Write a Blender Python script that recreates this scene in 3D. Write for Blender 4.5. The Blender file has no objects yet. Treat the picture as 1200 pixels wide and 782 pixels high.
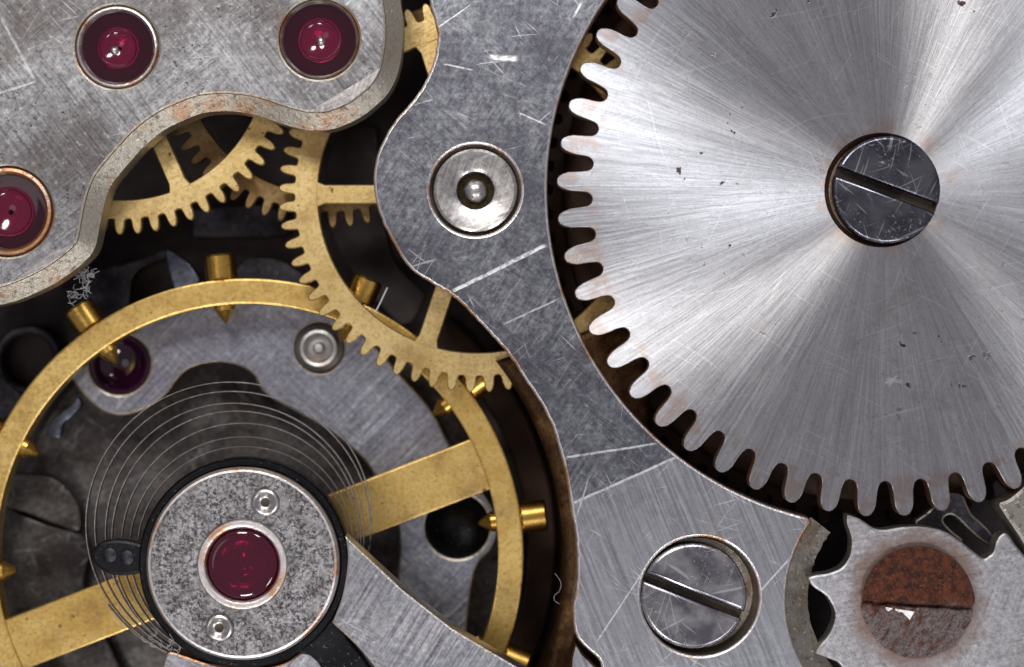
import bpy, bmesh, math, random
from mathutils import Vector, Matrix, noise as mnoise
from mathutils.geometry import tessellate_polygon

random.seed(7)
R = math.radians
scene = bpy.context.scene
COL = scene.collection
scene.unit_settings.system = 'METRIC'
scene.unit_settings.scale_length = 0.001          # one unit is about a millimetre

# ------------------------------------------------------------------ camera
D = 26.0                                           # lens height above the bridge tops
cam_data = bpy.data.cameras.new('camera')
cam = bpy.data.objects.new('camera', cam_data)
COL.objects.link(cam)
cam.location = (0, 0, D)
cam_data.sensor_width = 36
cam_data.lens = 36 * D / 12.0
cam_data.clip_start = 0.5
cam_data.clip_end = 200
cam_data.dof.use_dof = True
cam_data.dof.focus_distance = D + 0.15
cam_data.dof.aperture_fstop = 0.11
scene.camera = cam

# ------------------------------------------------------------------ light
world = bpy.data.worlds.new('World')
scene.world = world
world.use_nodes = True
bg = world.node_tree.nodes['Background']
bg.inputs[0].default_value = (0.92, 0.88, 0.94, 1)
bg.inputs[1].default_value = 0.27


def lamp(name, az, off, dist, size, energy, col=(1, 1, 1)):
    d = bpy.data.lights.new(name, 'AREA')
    d.shape = 'DISK'
    d.size = size
    d.energy = energy
    d.color = col
    o = bpy.data.objects.new(name, d)
    COL.objects.link(o)
    a, t = R(az), R(off)
    p = Vector((math.cos(a) * math.sin(t), math.sin(a) * math.sin(t), math.cos(t))) * dist
    o.location = p
    o.rotation_euler = (-p).to_track_quat('-Z', 'Y').to_euler()
    return o


lamp('key_or_fill_lamp', 114, 38, 26, 6.5, 2850, (1.0, 0.97, 0.93))
lamp('key_or_fill_lamp', 74, 42, 26, 5.0, 1850, (0.95, 0.97, 1.0))
lamp('key_or_fill_lamp', 256, 42, 26, 5.0, 1800, (1.0, 0.98, 0.95))
lamp('key_or_fill_lamp', 302, 44, 26, 6.5, 1250, (0.96, 0.97, 1.0))
lamp('key_or_fill_lamp', 188, 30, 26, 9.0, 180, (1.0, 0.93, 0.95))  # weak unseen fill, added to lift the wheel's dark sectors

scene.view_settings.view_transform = 'Standard'
scene.view_settings.look = 'None'
scene.view_settings.exposure = 0.0
scene.view_settings.gamma = 1.0
scene.render.engine = 'CYCLES'
scene.cycles.use_denoising = True
scene.cycles.max_bounces = 8


# ------------------------------------------------------------------ placing
def W(px, py, z=0.0):
    """photo measurement (1200 wide) at height z -> scene x, y"""
    k = (D - z) / D / 100.0
    return ((px - 600) * k, -(py - 391) * k)


def S(r, z=0.0):
    return r * (D - z) / D / 100.0


def WP(pts, z=0.0):
    return [W(p[0], p[1], z) for p in pts]


def spline(pts, n=6, closed=True):
    """Catmull-Rom through pts; a third element 'c' keeps a corner sharp"""
    P = [(p[0], p[1]) for p in pts]
    C = [len(p) > 2 for p in pts]
    m = len(P)
    out = []
    rng = m if closed else m - 1
    for i in range(rng):
        p1, p2 = P[i], P[(i + 1) % m]
        p0 = P[(i - 1) % m] if (closed or i > 0) else p1
        p3 = P[(i + 2) % m] if (closed or i < m - 2) else p2
        if C[i]:
            p0 = p1
        if C[(i + 1) % m]:
            p3 = p2
        if C[i] and C[(i + 1) % m]:
            out.append(p1)
            continue
        for s in range(n):
            t = s / n
            t2, t3 = t * t, t * t * t
            out.append(tuple(0.5 * (2 * p1[k] + (p2[k] - p0[k]) * t + (2 * p0[k] - 5 * p1[k] + 4 * p2[k] - p3[k]) * t2
                                    + (3 * p1[k] - p0[k] - 3 * p2[k] + p3[k]) * t3) for k in (0, 1)))
    if not closed:
        out.append(P[-1])
    return out


def arc(cx, cy, r, a0, a1, n):
    return [(cx + r * math.cos(R(a0 + (a1 - a0) * i / n)), cy + r * math.sin(R(a0 + (a1 - a0) * i / n))) for i in range(n + 1)]


def circle(cx, cy, r, n=48):
    return arc(cx, cy, r, 0, 360, n)[:-1]


def area2(p):
    return sum(p[i][0] * p[(i + 1) % len(p)][1] - p[(i + 1) % len(p)][0] * p[i][1] for i in range(len(p)))


def clean(p, eps=1e-4):
    out = []
    for q in p:
        if not out or (abs(q[0] - out[-1][0]) + abs(q[1] - out[-1][1])) > eps:
            out.append(q)
    if abs(out[0][0] - out[-1][0]) + abs(out[0][1] - out[-1][1]) < eps:
        out.pop()
    return out


def offset(p, d):
    """shift a closed loop to its left by d"""
    n = len(p)
    out = []
    for i in range(n):
        a, b, c = Vector(p[i - 1]), Vector(p[i]), Vector(p[(i + 1) % n])
        u, v = (b - a).normalized(), (c - b).normalized()
        nu, nv = Vector((-u.y, u.x)), Vector((-v.y, v.x))
        m = nu + nv
        if m.length < 1e-6:
            m = nu
        m.normalize()
        k = d / max(0.55, m.dot(nu))
        out.append((b.x + m.x * k, b.y + m.y * k))
    return out


class MB:
    """collects shapes for ONE mesh object"""

    def __init__(self):
        self.bm = bmesh.new()
        self.flat = []

    def ring(self, pts, z):
        return [self.bm.verts.new((x, y, z)) for x, y in pts]

    def bridge(self, a, b, mi=0):
        n = len(a)
        for i in range(n):
            j = (i + 1) % n
            try:
                f = self.bm.faces.new((a[i], b[i], b[j], a[j]))
                f.material_index = mi
            except ValueError:
                pass

    def cap(self, loops, up=True, mi=0):
        flat = [v for l in loops for v in l]
        tris = tessellate_polygon([[v.co.copy() for v in l] for l in loops])
        for t in tris:
            vs = [flat[i] for i in t]
            a, b, c = (v.co for v in vs)
            nz = (b - a).cross(c - a).z
            if abs(nz) < 1e-12:
                continue
            if (nz > 0) != up:
                vs.reverse()
            try:
                f = self.bm.faces.new(vs)
                f.material_index = mi
                self.flat.append(f)
            except ValueError:
                pass

    def plate(self, outer, z0, z1, holes=(), bev=0.02, side=0, bevmat=None, flare=0.0, flare_z=None, steps=2):
        """extruded outline with holes, rounded top edge; flare widens the outer wall downwards"""
        if bevmat is None:
            bevmat = side
        loops = []
        outer = clean(outer)
        if area2(outer) < 0:
            outer = outer[::-1]
        loops.append(outer)
        for h in holes:
            h = clean(h)
            if area2(h) > 0:
                h = h[::-1]
            loops.append(h)
        tops, bots = [], []
        for li, l in enumerate(loops):
            prev = None
            for s in range(steps + 1):
                a = s / steps * math.pi / 2
                pts = offset(l, bev * (1 - math.sin(a))) if bev > 0 else l
                v = self.ring(pts, z1 - bev * (1 - math.cos(a)))
                if prev is None:
                    tops.append(v)
                else:
                    self.bridge(prev, v, bevmat)
                prev = v
                if bev <= 0:
                    break
            if li == 0 and flare:
                v = self.ring(offset(l, -flare), flare_z if flare_z is not None else z0)
                self.bridge(prev, v, side)
                prev = v
                if flare_z is not None:
                    v = self.ring(offset(l, -flare), z0)
                    self.bridge(prev, v, side)
                    prev = v
            else:
                v = self.ring(l, z0)
                self.bridge(prev, v, side)
                prev = v
            bots.append(prev)
        self.cap(tops, True, 0)
        self.cap(bots, False, side)
        return self

    def lathe(self, prof, cx, cy, n=48, mi=0, mis=None):
        """profile of (r, z) from the top/inside outwards"""
        prev = None
        for k, (r, z) in enumerate(prof):
            if r < 1e-6:
                v = [self.bm.verts.new((cx, cy, z))]
            else:
                v = self.ring(circle(cx, cy, r, n), z)
            if prev is not None:
                m = mis[k - 1] if mis else mi
                if len(prev) == 1 and len(v) > 1:
                    for i in range(n):
                        self.bm.faces.new((prev[0], v[i], v[(i + 1) % n])).material_index = m
                elif len(v) == 1:
                    for i in range(n):
                        self.bm.faces.new((prev[(i + 1) % n], prev[i], v[0])).material_index = m
                else:
                    self.bridge(prev, v, m)
            prev = v
        return self

    def rod(self, prof, origin, axis, n=20, mi=0):
        """turned shape: prof of (distance along axis, radius)"""
        ax = Vector(axis).normalized()
        u = ax.cross(Vector((0, 0, 1)))
        u = u.normalized() if u.length > 1e-4 else Vector((1, 0, 0))
        w = ax.cross(u)
        o = Vector(origin)
        prev = None
        for d, r in prof:
            c = o + ax * d
            if r < 1e-6:
                v = [self.bm.verts.new(c)]
            else:
                v = [self.bm.verts.new(c + (u * math.cos(2 * math.pi * i / n) + w * math.sin(2 * math.pi * i / n)) * r) for i in range(n)]
            if prev is not None:
                for i in range(n):
                    j = (i + 1) % n
                    q = [prev[i % len(prev)], prev[j % len(prev)], v[j % len(v)], v[i % len(v)]]
                    qq = []
                    for x in q:
                        if x not in qq:
                            qq.append(x)
                    if len(qq) > 2:
                        self.bm.faces.new(qq).material_index = mi
            prev = v
        return self

    def tube(self, pts, r, n=6, mi=0, flat=None):
        """wire along 3D points; flat=(half width, half height) gives a ribbon"""
        prev = None
        for i, p in enumerate(pts):
            p = Vector(p)
            t = (Vector(pts[min(i + 1, len(pts) - 1)]) - Vector(pts[max(i - 1, 0)])).normalized()
            sd = Vector((-t.y, t.x, 0))
            sd = sd.normalized() if sd.length > 1e-5 else Vector((1, 0, 0))
            up = t.cross(sd)
            if flat:
                a, b = flat
                v = [self.bm.verts.new(p + sd * x + up * y) for x, y in ((-a, -b), (a, -b), (a, b), (-a, b))]
            else:
                v = [self.bm.verts.new(p + sd * (r * math.cos(2 * math.pi * k / n)) + up * (r * math.sin(2 * math.pi * k / n))) for k in range(n)]
            if prev:
                for k in range(len(v)):
                    self.bm.faces.new((prev[k], prev[(k + 1) % len(v)], v[(k + 1) % len(v)], v[k])).material_index = mi
            prev = v
        return self

    def build(self, name, mats, parent=None, loc=None, sharp=32):
        me = bpy.data.meshes.new(name)
        if loc is None:
            loc = (0, 0, 0)
        base = Vector(loc)
        bmesh.ops.translate(self.bm, verts=self.bm.verts, vec=-base)
        bmesh.ops.recalc_face_normals(self.bm, faces=self.bm.faces)
        for f in self.bm.faces:
            f.smooth = True
        for f in self.flat:
            f.smooth = False                         # ground faces stay truly flat
        self.bm.to_mesh(me)
        self.bm.free()
        keep = [p.use_smooth for p in me.polygons]
        me.set_sharp_from_angle(angle=R(sharp))
        me.polygons.foreach_set('use_smooth', keep)
        if not isinstance(mats, (list, tuple)):
            mats = [mats]
        for m in mats:
            me.materials.append(m)
        o = bpy.data.objects.new(name, me)
        COL.objects.link(o)
        if parent is not None:
            o.parent = parent
            wp = Vector((0, 0, 0))
            q = parent
            while q is not None:
                wp += q.location
                q = q.parent
            o.location = base - wp
        else:
            o.location = base
        return o


def tag(o, label, cat, group=None, kind=None):
    o['label'] = label
    if cat:
        o['category'] = cat
    if group:
        o['group'] = group
    if kind:
        o['kind'] = kind
    return o


def empty(name, loc, label, cat, group=None):
    o = bpy.data.objects.new(name, None)
    COL.objects.link(o)
    o.location = loc
    o.empty_display_size = 0.2
    return tag(o, label, cat, group)


# ------------------------------------------------------------------ materials
class G:
    def __init__(self, name):
        self.m = bpy.data.materials.new(name)
        self.m.use_nodes = True
        self.nt = self.m.node_tree
        self.b = self.nt.nodes['Principled BSDF']

    def n(self, t, **kw):
        x = self.nt.nodes.new(t)
        for k, v in kw.items():
            setattr(x, k, v)
        return x

    def put(self, sock, v):
        if isinstance(v, bpy.types.NodeSocket):
            self.nt.links.new(v, sock)
        elif v is not None:
            if isinstance(v, (tuple, list)) and len(v) == 3 and sock.type == 'RGBA':
                v = (*v, 1)
            sock.default_value = v

    def math(self, op, a, b=None, c=None, clamp=False):
        x = self.n('ShaderNodeMath', operation=op, use_clamp=clamp)
        self.put(x.inputs[0], a)
        self.put(x.inputs[1], b)
        self.put(x.inputs[2], c)
        return x.outputs[0]

    def vmath(self, op, a, b=None, out=0):
        x = self.n('ShaderNodeVectorMath', operation=op)
        self.put(x.inputs[0], a)
        if b is not None:
            self.put(x.inputs['Scale'] if op == 'SCALE' else x.inputs[1], b)
        return x.outputs[out]

    def mix(self, f, a, b, mode='MIX'):
        x = self.n('ShaderNodeMix', data_type='RGBA', blend_type=mode)
        self.put(x.inputs[0], f)
        self.put(x.inputs[6], a)
        self.put(x.inputs[7], b)
        return x.outputs[2]

    def mixf(self, f, a, b):
        x = self.n('ShaderNodeMix', data_type='FLOAT')
        self.put(x.inputs[0], f)
        self.put(x.inputs[2], a)
        self.put(x.inputs[3], b)
        return x.outputs[0]

    def map(self, v, lo, hi, a=0.0, b=1.0, smooth=True):
        x = self.n('ShaderNodeMapRange', interpolation_type='SMOOTHSTEP' if smooth else 'LINEAR')
        self.put(x.inputs[0], v)
        for i, q in enumerate((lo, hi, a, b)):
            self.put(x.inputs[i + 1], q)
        return x.outputs[0]

    def noise(self, vec, scale, detail=2.0, rough=0.5, dist=0.0):
        x = self.n('ShaderNodeTexNoise')
        self.put(x.inputs['Vector'], vec)
        x.inputs['Scale'].default_value = scale
        x.inputs['Detail'].default_value = detail
        x.inputs['Roughness'].default_value = rough
        x.inputs['Distortion'].default_value = dist
        return x.outputs[0]

    def pos(self):
        return self.n('ShaderNodeTexCoord').outputs['Object']

    def mapping(self, vec, rot=0.0, scale=(1, 1, 1), loc=(0, 0, 0)):
        r = self.n('ShaderNodeMapping')
        self.put(r.inputs['Vector'], vec)
        r.inputs['Rotation'].default_value = (0, 0, -R(rot))
        r2 = self.n('ShaderNodeMapping')
        self.put(r2.inputs['Vector'], r.outputs[0])
        r2.inputs['Scale'].default_value = scale
        r2.inputs['Location'].default_value = loc
        return r2.outputs[0]

    def brush(self, vec, ang, fine=34.0, long=0.9, detail=3.0):
        return self.noise(self.mapping(vec, ang, (long, fine, 1)), 1.0, detail, 0.62)

    def scratches(self, vec, angs, fine=20.0, long=0.5, lo=0.71, hi=0.78):
        warp = self.vmath('SCALE', self.vmath('SUBTRACT', self._noisecol(vec, 0.7), (0.5, 0.5, 0.5)), 0.35)
        v = self.vmath('ADD', vec, warp)
        tot = None
        for i, a in enumerate(angs):
            q = self.noise(self.mapping(v, a, (long * (0.7 + 0.25 * (i % 3)), fine * (0.75 + 0.3 * (i % 2)), 1), (i * 7.3, i * 3.1, i)), 1.0, 0.0)
            q = self.map(q, lo, hi)
            tot = q if tot is None else self.math('MAXIMUM', tot, q)
        return tot

    def _noisecol(self, vec, scale):
        x = self.n('ShaderNodeTexNoise')
        self.put(x.inputs['Vector'], vec)
        x.inputs['Scale'].default_value = scale
        x.inputs['Detail'].default_value = 1.0
        return x.outputs[1]

    def segment(self, vec, a, b, w):
        """1 on a scratch from a to b (local coordinates), 0 off it"""
        ax, ay = a
        L = math.hypot(b[0] - ax, b[1] - ay)
        ang = math.degrees(math.atan2(b[1] - ay, b[0] - ax))
        m1 = self.vmath('SUBTRACT', vec, (ax, ay, 0))
        s = self.n('ShaderNodeSeparateXYZ')
        self.put(s.inputs[0], self.mapping(m1, ang))
        x, y = s.outputs[0], s.outputs[1]
        wob = self.math('MULTIPLY', self.math('SUBTRACT', self.noise(vec, 5.0, 2.0), 0.5), w * 0.9)
        d = self.math('ABSOLUTE', self.math('ADD', y, wob))
        on = self.map(d, w * 0.25, w, 1.0, 0.0)
        e0 = self.map(x, -0.02, 0.03)
        e1 = self.map(x, L - 0.06, L + 0.02, 1.0, 0.0)
        br = self.map(self.noise(vec, 14.0, 2.0), 0.30, 0.55, 0.35, 1.0)
        return self.math('MULTIPLY', self.math('MULTIPLY', on, br), self.math('MULTIPLY', e0, e1))

    def finish(self, color, rough, height=None, bump=0.1, metallic=1.0, dist=0.01, **kw):
        self.put(self.b.inputs['Base Color'], color)
        self.put(self.b.inputs['Roughness'], rough)
        self.put(self.b.inputs['Metallic'], metallic)
        if height is not None:
            x = self.n('ShaderNodeBump')
            x.inputs['Strength'].default_value = bump
            x.inputs['Distance'].default_value = dist
            self.put(x.inputs['Height'], height)
            self.nt.links.new(x.outputs[0], self.b.inputs['Normal'])
        for k, v in kw.items():
            self.put(self.b.inputs[k.replace('_', ' ')], v)
        return self.m


def steel(name, c1=(0.62, 0.63, 0.66), c2=(0.42, 0.41, 0.45), rough=0.42, ang=35, ang2=-50, brush=0.35,
          speck=0.5, scratch=0.6, aniso=0.3, stain=0.35, segs=(), zones=None, fine=34.0, seed=0.0, stainc=(0.20, 0.15, 0.12), bump=0.16, mott=0.4):
    g = G(name)
    p0 = g.pos()
    p = g.vmath('ADD', p0, (seed, seed * 1.7, seed * 0.3))
    blot = g.map(g.noise(p, 0.85, 5.0, 0.62), 0.36, 0.66)
    col = g.mix(blot, c1, c2)
    fineblot = g.map(g.noise(p, 6.5, 4.0, 0.7), 0.35, 0.70)
    col = g.mix(g.math('MULTIPLY', fineblot, mott), col, (c2[0] * 0.75, c2[1] * 0.74, c2[2] * 0.80))
    grain = g.noise(p, 17.0, 4.0, 0.75)
    col = g.mix(g.map(grain, 0.42, 0.66, 0.0, 0.55), col, (c2[0] * 0.45, c2[1] * 0.44, c2[2] * 0.50))
    col = g.mix(g.map(grain, 0.30, 0.42, 0.40, 0.0), col, (min(1, c1[0] * 1.7), min(1, c1[1] * 1.7), min(1, c1[2] * 1.7)))
    b1 = g.brush(p, ang, fine)
    b2 = g.brush(p, ang2, fine * 1.15, 1.3)
    msk = g.map(g.noise(p, 1.1, 2.0), 0.42, 0.58)
    b = g.mixf(g.math('MULTIPLY', msk, 0.75), b1, b2)
    if zones:
        for (a, bb, zang, dark) in zones:        # past a->b the grinding turns; that facet's brighter reflection is mixed into the colour
            nx, ny = -(bb[1] - a[1]), (bb[0] - a[0])
            L = math.hypot(nx, ny)
            dd = g.vmath('DOT_PRODUCT', g.vmath('SUBTRACT', p0, (a[0], a[1], 0)), (nx / L, ny / L, 0), out=1)
            k = g.map(dd, -0.02, 0.02)
            b = g.mixf(k, b, g.brush(p, zang, fine * 0.8, 0.8))
            col = g.mix(k, col, g.mix(0.55, col, dark))
    bs = g.math('SUBTRACT', b, 0.5)
    col = g.mix(brush, col, g.mix(g.map(b, 0.25, 0.75, smooth=False), (0.05, 0.05, 0.06), (1, 1, 1)), 'OVERLAY')
    rgh = g.math('ADD', g.math('MULTIPLY', bs, 0.35), g.mixf(blot, rough, rough + 0.10))
    h = g.math('MULTIPLY', b, 1.0)
    if stain:
        st = g.math('MULTIPLY', g.map(g.noise(p, 1.7, 6.0, 0.72, 0.4), 0.56, 0.76), stain)
        col = g.mix(st, col, stainc)
        rgh = g.math('ADD', rgh, g.math('MULTIPLY', st, 0.25))
    if speck:
        zone = g.map(g.noise(p, 1.4, 2.0), 0.42, 0.66)
        sp = g.map(g.noise(p, 26.0, 2.0, 0.6), 0.62, 0.70)
        sp = g.math('MULTIPLY', g.math('MULTIPLY', sp, zone), speck)
        col = g.mix(sp, col, (0.045, 0.035, 0.03))
        rgh = g.math('ADD', rgh, g.math('MULTIPLY', sp, 0.3))
        h = g.math('SUBTRACT', h, g.math('MULTIPLY', sp, 1.5))
    if scratch:
        sc = g.scratches(p, (12, 48, -33, 77, -64, 140), 42.0, 1.2, 0.74, 0.80)
        sc2 = g.scratches(p, (22, 61, -47, -15), 30.0, 0.35, 0.765, 0.81)
        sc = g.math('MAXIMUM', sc, g.math('MULTIPLY', sc2, 0.55))
        sc = g.math('MULTIPLY', g.math('MULTIPLY', sc, scratch), g.map(g.noise(p, 2.2, 4.0, 0.6), 0.46, 0.66, 0.0, 0.62))
        col = g.mix(sc, col, (0.92, 0.92, 0.94))
        rgh = g.math('SUBTRACT', rgh, g.math('MULTIPLY', sc, 0.06))
        h = g.math('SUBTRACT', h, sc)
    for (a, bb, w, s) in segs:
        q = g.math('MULTIPLY', g.segment(p0, a, bb, w), s)
        col = g.mix(q, col, (0.95, 0.95, 0.96))
        h = g.math('SUBTRACT', h, g.math('MULTIPLY', q, 1.6))
    rgh = g.math('MAXIMUM', rgh, 0.08)
    kw = {}
    if aniso:
        kw = dict(Anisotropic=aniso)
        t = g.n('ShaderNodeCombineXYZ')
        t.inputs[0].default_value = math.cos(R(ang + 90))
        t.inputs[1].default_value = math.sin(R(ang + 90))
        kw['Tangent'] = t.outputs[0]
    return g.finish(col, rgh, h, bump, 1.0, 0.012, **kw)


def worn_edge(name, c1=(0.42, 0.38, 0.33), c2=(0.50, 0.27, 0.14), rough=0.42, amount=(0.48, 0.66), dark=(0.06, 0.045, 0.035), darkamt=0.6):
    """bevel where the plating has worn to copper-coloured metal, with grime"""
    g = G(name)
    p = g.pos()
    col = g.mix(g.map(g.noise(p, 1.6, 5.0, 0.65), *amount), c1, c2)
    gr = g.map(g.noise(p, 14.0, 4.0, 0.7), 0.50, 0.72)
    col = g.mix(g.math('MULTIPLY', gr, darkamt), col, dark)
    lt = g.map(g.noise(p, 22.0, 2.0, 0.6), 0.64, 0.72)
    col = g.mix(g.math('MULTIPLY', lt, 0.7), col, (0.75, 0.70, 0.64))
    return g.finish(col, g.mixf(gr, rough, rough + 0.3), g.noise(p, 20.0, 4.0, 0.7), 0.35, 1.0, 0.02)


def brass(name, c1=(0.82, 0.62, 0.29), c2=(0.64, 0.45, 0.18), rough=0.40, spots=0.75, tarnish=0.6, seed=0.0, bump=0.16):
    g = G(name)
    p = g.vmath('ADD', g.pos(), (seed, -seed, 0))
    col = g.mix(g.map(g.noise(p, 2.2, 5.0, 0.6), 0.35, 0.68), c1, c2)
    fb = g.noise(p, 22.0, 4.0, 0.7)
    col = g.mix(g.map(fb, 0.40, 0.72, 0.0, 0.75), col, (c2[0] * 0.55, c2[1] * 0.52, c2[2] * 0.45))
    tz = g.math('MULTIPLY', g.map(g.noise(p, 1.5, 6.0, 0.72), 0.50, 0.72), tarnish)
    col = g.mix(tz, col, (0.30, 0.17, 0.07))
    sp = g.math('MULTIPLY', g.map(g.noise(p, 9.5, 3.0, 0.6), 0.665, 0.71), spots)
    col = g.mix(sp, col, (0.07, 0.035, 0.015))
    br = g.brush(p, 28, 30.0, 1.2)
    h = g.math('ADD', g.math('MULTIPLY', br, 0.6), g.math('MULTIPLY', fb, 0.8))
    rgh = g.math('ADD', rough - 0.08, g.math('MULTIPLY', fb, 0.2))
    return g.finish(col, g.math('ADD', rgh, g.math('MULTIPLY', sp, 0.3)), h, bump, 1.0, 0.012)


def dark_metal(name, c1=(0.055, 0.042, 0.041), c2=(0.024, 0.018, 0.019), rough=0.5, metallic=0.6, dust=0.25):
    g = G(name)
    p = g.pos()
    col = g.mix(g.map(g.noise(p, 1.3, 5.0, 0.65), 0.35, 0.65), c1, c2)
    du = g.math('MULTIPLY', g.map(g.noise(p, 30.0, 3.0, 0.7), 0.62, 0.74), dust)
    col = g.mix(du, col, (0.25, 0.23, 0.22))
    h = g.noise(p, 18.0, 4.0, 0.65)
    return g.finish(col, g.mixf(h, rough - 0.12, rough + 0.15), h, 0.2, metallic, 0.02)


def screw_metal(name, c1=(0.19, 0.19, 0.22), c2=(0.09, 0.085, 0.11), rough=0.27, specks=0.85, seed=0.0):
    """dark polished screw steel with pale handling marks"""
    g = G(name)
    p = g.vmath('ADD', g.pos(), (seed, seed, 0))
    col = g.mix(g.map(g.noise(p, 3.0, 4.0, 0.6), 0.35, 0.65), c1, c2)
    s1 = g.map(g.noise(p, 24.0, 3.0, 0.75), 0.57, 0.72)
    s1 = g.math('MULTIPLY', s1, g.map(g.noise(p, 2.5, 2.0), 0.35, 0.62))
    sc = g.scratches(p, (20, 70, -40, -70), 42.0, 2.0, 0.73, 0.80)
    s = g.math('MULTIPLY', g.math('MAXIMUM', s1, g.math('MULTIPLY', sc, 0.5)), specks)
    col = g.mix(s, col, (0.62, 0.62, 0.66))
    return g.finish(col, g.math('ADD', rough, g.math('MULTIPLY', s, 0.22)), g.noise(p, 16.0, 3.0), 0.08, 1.0, 0.02)


def ruby(name, c=(0.20, 0.004, 0.045), rough=0.06, c2=None):
    g = G(name)
    p = g.pos()
    col = g.mix(g.noise(p, 3.0, 2.0), c, c2 or (c[0] * 0.55, c[1] * 0.5, c[2] * 0.6))
    return g.finish(col, rough, None, 0, 0.0, IOR=1.5, Coat_Weight=0.25, Coat_Roughness=0.03, Transmission_Weight=0.0)


M = {}


def ratchet_steel():
    g = G('radial_ground_steel')
    p = g.pos()
    flat = g.vmath('MULTIPLY', p, (1, 1, 0))
    r = g.vmath('LENGTH', flat, out=1)
    u = g.vmath('NORMALIZE', flat)

    def streak(k, rl, off, detail=3.0):
        c = g.n('ShaderNodeCombineXYZ')
        g.put(c.inputs[2], g.math('MULTIPLY', r, rl))
        return g.noise(g.vmath('ADD', g.vmath('ADD', g.vmath('SCALE', u, k), c.outputs[0]), (off, off * 0.6, 0)), 1.0, detail, 0.65)
    wob = g.vmath('SCALE', g.vmath('SUBTRACT', g._noisecol(p, 1.6), (0.5, 0.5, 0.5)), 0.016)
    u = g.vmath('ADD', u, wob)
    s1 = streak(120, 0.9, 3.0)
    s2 = streak(240, 1.8, 9.0)
    s3 = streak(9, 0.35, 5.0, 2.0)
    col = g.mix(g.map(s3, 0.32, 0.68), (0.60, 0.60, 0.63), (0.72, 0.73, 0.76))
    col = g.mix(g.map(s1, 0.28, 0.72, 0.45, 1.0), (0.34, 0.33, 0.35), col)
    col = g.mix(g.map(s2, 0.58, 0.72, 0.0, 0.65), col, (0.90, 0.91, 0.93))
    # fine handling scratches, and rust pits in a worn band part-way out
    sc = g.scratches(p, (15, 60, -30, -75), 44.0, 1.2, 0.75, 0.80)
    col = g.mix(g.math('MULTIPLY', sc, 0.3), col, (0.93, 0.93, 0.94))
    band = g.math('MULTIPLY', g.map(r, 1.55, 1.9), g.map(r, 2.35, 2.7, 1.0, 0.0))
    zone = g.map(g.noise(p, 1.1, 2.0), 0.46, 0.62)
    pit = g.math('MULTIPLY', g.map(g.noise(p, 8.5, 2.0, 0.6), 0.665, 0.70), g.math('MULTIPLY', zone, g.math('ADD', 0.25, g.math('MULTIPLY', band, 0.75))))
    col = g.mix(pit, col, (0.10, 0.055, 0.045))
    gr = g.noise(p, 30.0, 3.0, 0.75)
    col = g.mix(g.map(gr, 0.50, 0.70, 0.0, 0.40), col, (0.30, 0.29, 0.30))
    dirt = g.math('MULTIPLY', g.map(g.noise(p, 2.3, 6.0, 0.7), 0.52, 0.76), 0.45)
    col = g.mix(dirt, col, (0.33, 0.28, 0.27))
    edge = g.math('MULTIPLY', g.map(r, 3.30, 3.45), g.map(g.noise(p, 5.0, 3.0), 0.48, 0.62))
    col = g.mix(g.math('MULTIPLY', edge, 0.55), col, (0.50, 0.36, 0.30))
    hub = g.math('MULTIPLY', g.map(r, 0.66, 0.95, 1.0, 0.0), g.map(g.noise(p, 4.0, 3.0), 0.42, 0.62))
    col = g.mix(g.math('MULTIPLY', hub, 0.6), col, (0.50, 0.34, 0.25))
    for a, b, w in (((0.02, -2.22), (0.22, -2.26), 0.03), ((0.05, -2.30), (0.16, -2.17), 0.022), ((0.0, -2.27), (0.10, -2.24), 0.02)):
        col = g.mix(g.segment(p, a, b, w), col, (0.95, 0.95, 0.96))
    rough = g.math('ADD', 0.35, g.math('MULTIPLY', g.math('SUBTRACT', s1, 0.5), 0.22))
    rough = g.math('ADD', rough, g.math('MULTIPLY', g.math('ADD', pit, dirt), 0.3))
    h = g.math('ADD', g.math('MULTIPLY', s1, 1.0), g.math('MULTIPLY', s2, 0.7))
    h = g.math('SUBTRACT', h, g.math('MULTIPLY', pit, 1.2))
    tan = g.vmath('CROSS_PRODUCT', (0, 0, 1), g.vmath('NORMALIZE', flat))
    return g.finish(col, rough, h, 0.18, 1.0, 0.010, Anisotropic=0.92, Tangent=tan)


def rust_metal():
    g = G('rusted_steel')
    p = g.pos()
    n1 = g.noise(p, 11.0, 8.0, 0.78)
    n2 = g.noise(p, 36.0, 4.0, 0.75)
    col = g.mix(g.map(n1, 0.36, 0.62), (0.030, 0.010, 0.009), (0.20, 0.052, 0.020))
    col = g.mix(g.map(n2, 0.54, 0.68, 0.0, 0.9), col, (0.40, 0.15, 0.07))
    col = g.mix(g.map(g.noise(p, 5.0, 5.0, 0.7), 0.50, 0.66, 0.0, 0.7), col, (0.022, 0.010, 0.011))
    # bare metal left on the lower half
    s = g.n('ShaderNodeSeparateXYZ')
    g.put(s.inputs[0], p)
    low = g.map(g.math('ADD', s.outputs[1], g.math('MULTIPLY', g.math('SUBTRACT', g.noise(p, 4.0, 5.0, 0.75), 0.5), 0.7)), -0.14, 0.02, 1.0, 0.0)
    bare = g.math('MULTIPLY', low, g.map(g.noise(g.mapping(p, 50, (5.0, 16.0, 1)), 1.0, 7.0, 0.8), 0.41, 0.53))
    col = g.mix(bare, col, g.mix(g.map(n2, 0.40, 0.62), (0.60, 0.55, 0.54), (0.26, 0.20, 0.19)))
    h = g.math('ADD', n1, g.math('MULTIPLY', n2, 0.5))
    return g.finish(col, g.mixf(bare, 0.62, 0.28), h, 1.0, g.math('MULTIPLY', g.math('ADD', 0.25, bare), 0.8), 0.07)


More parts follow.
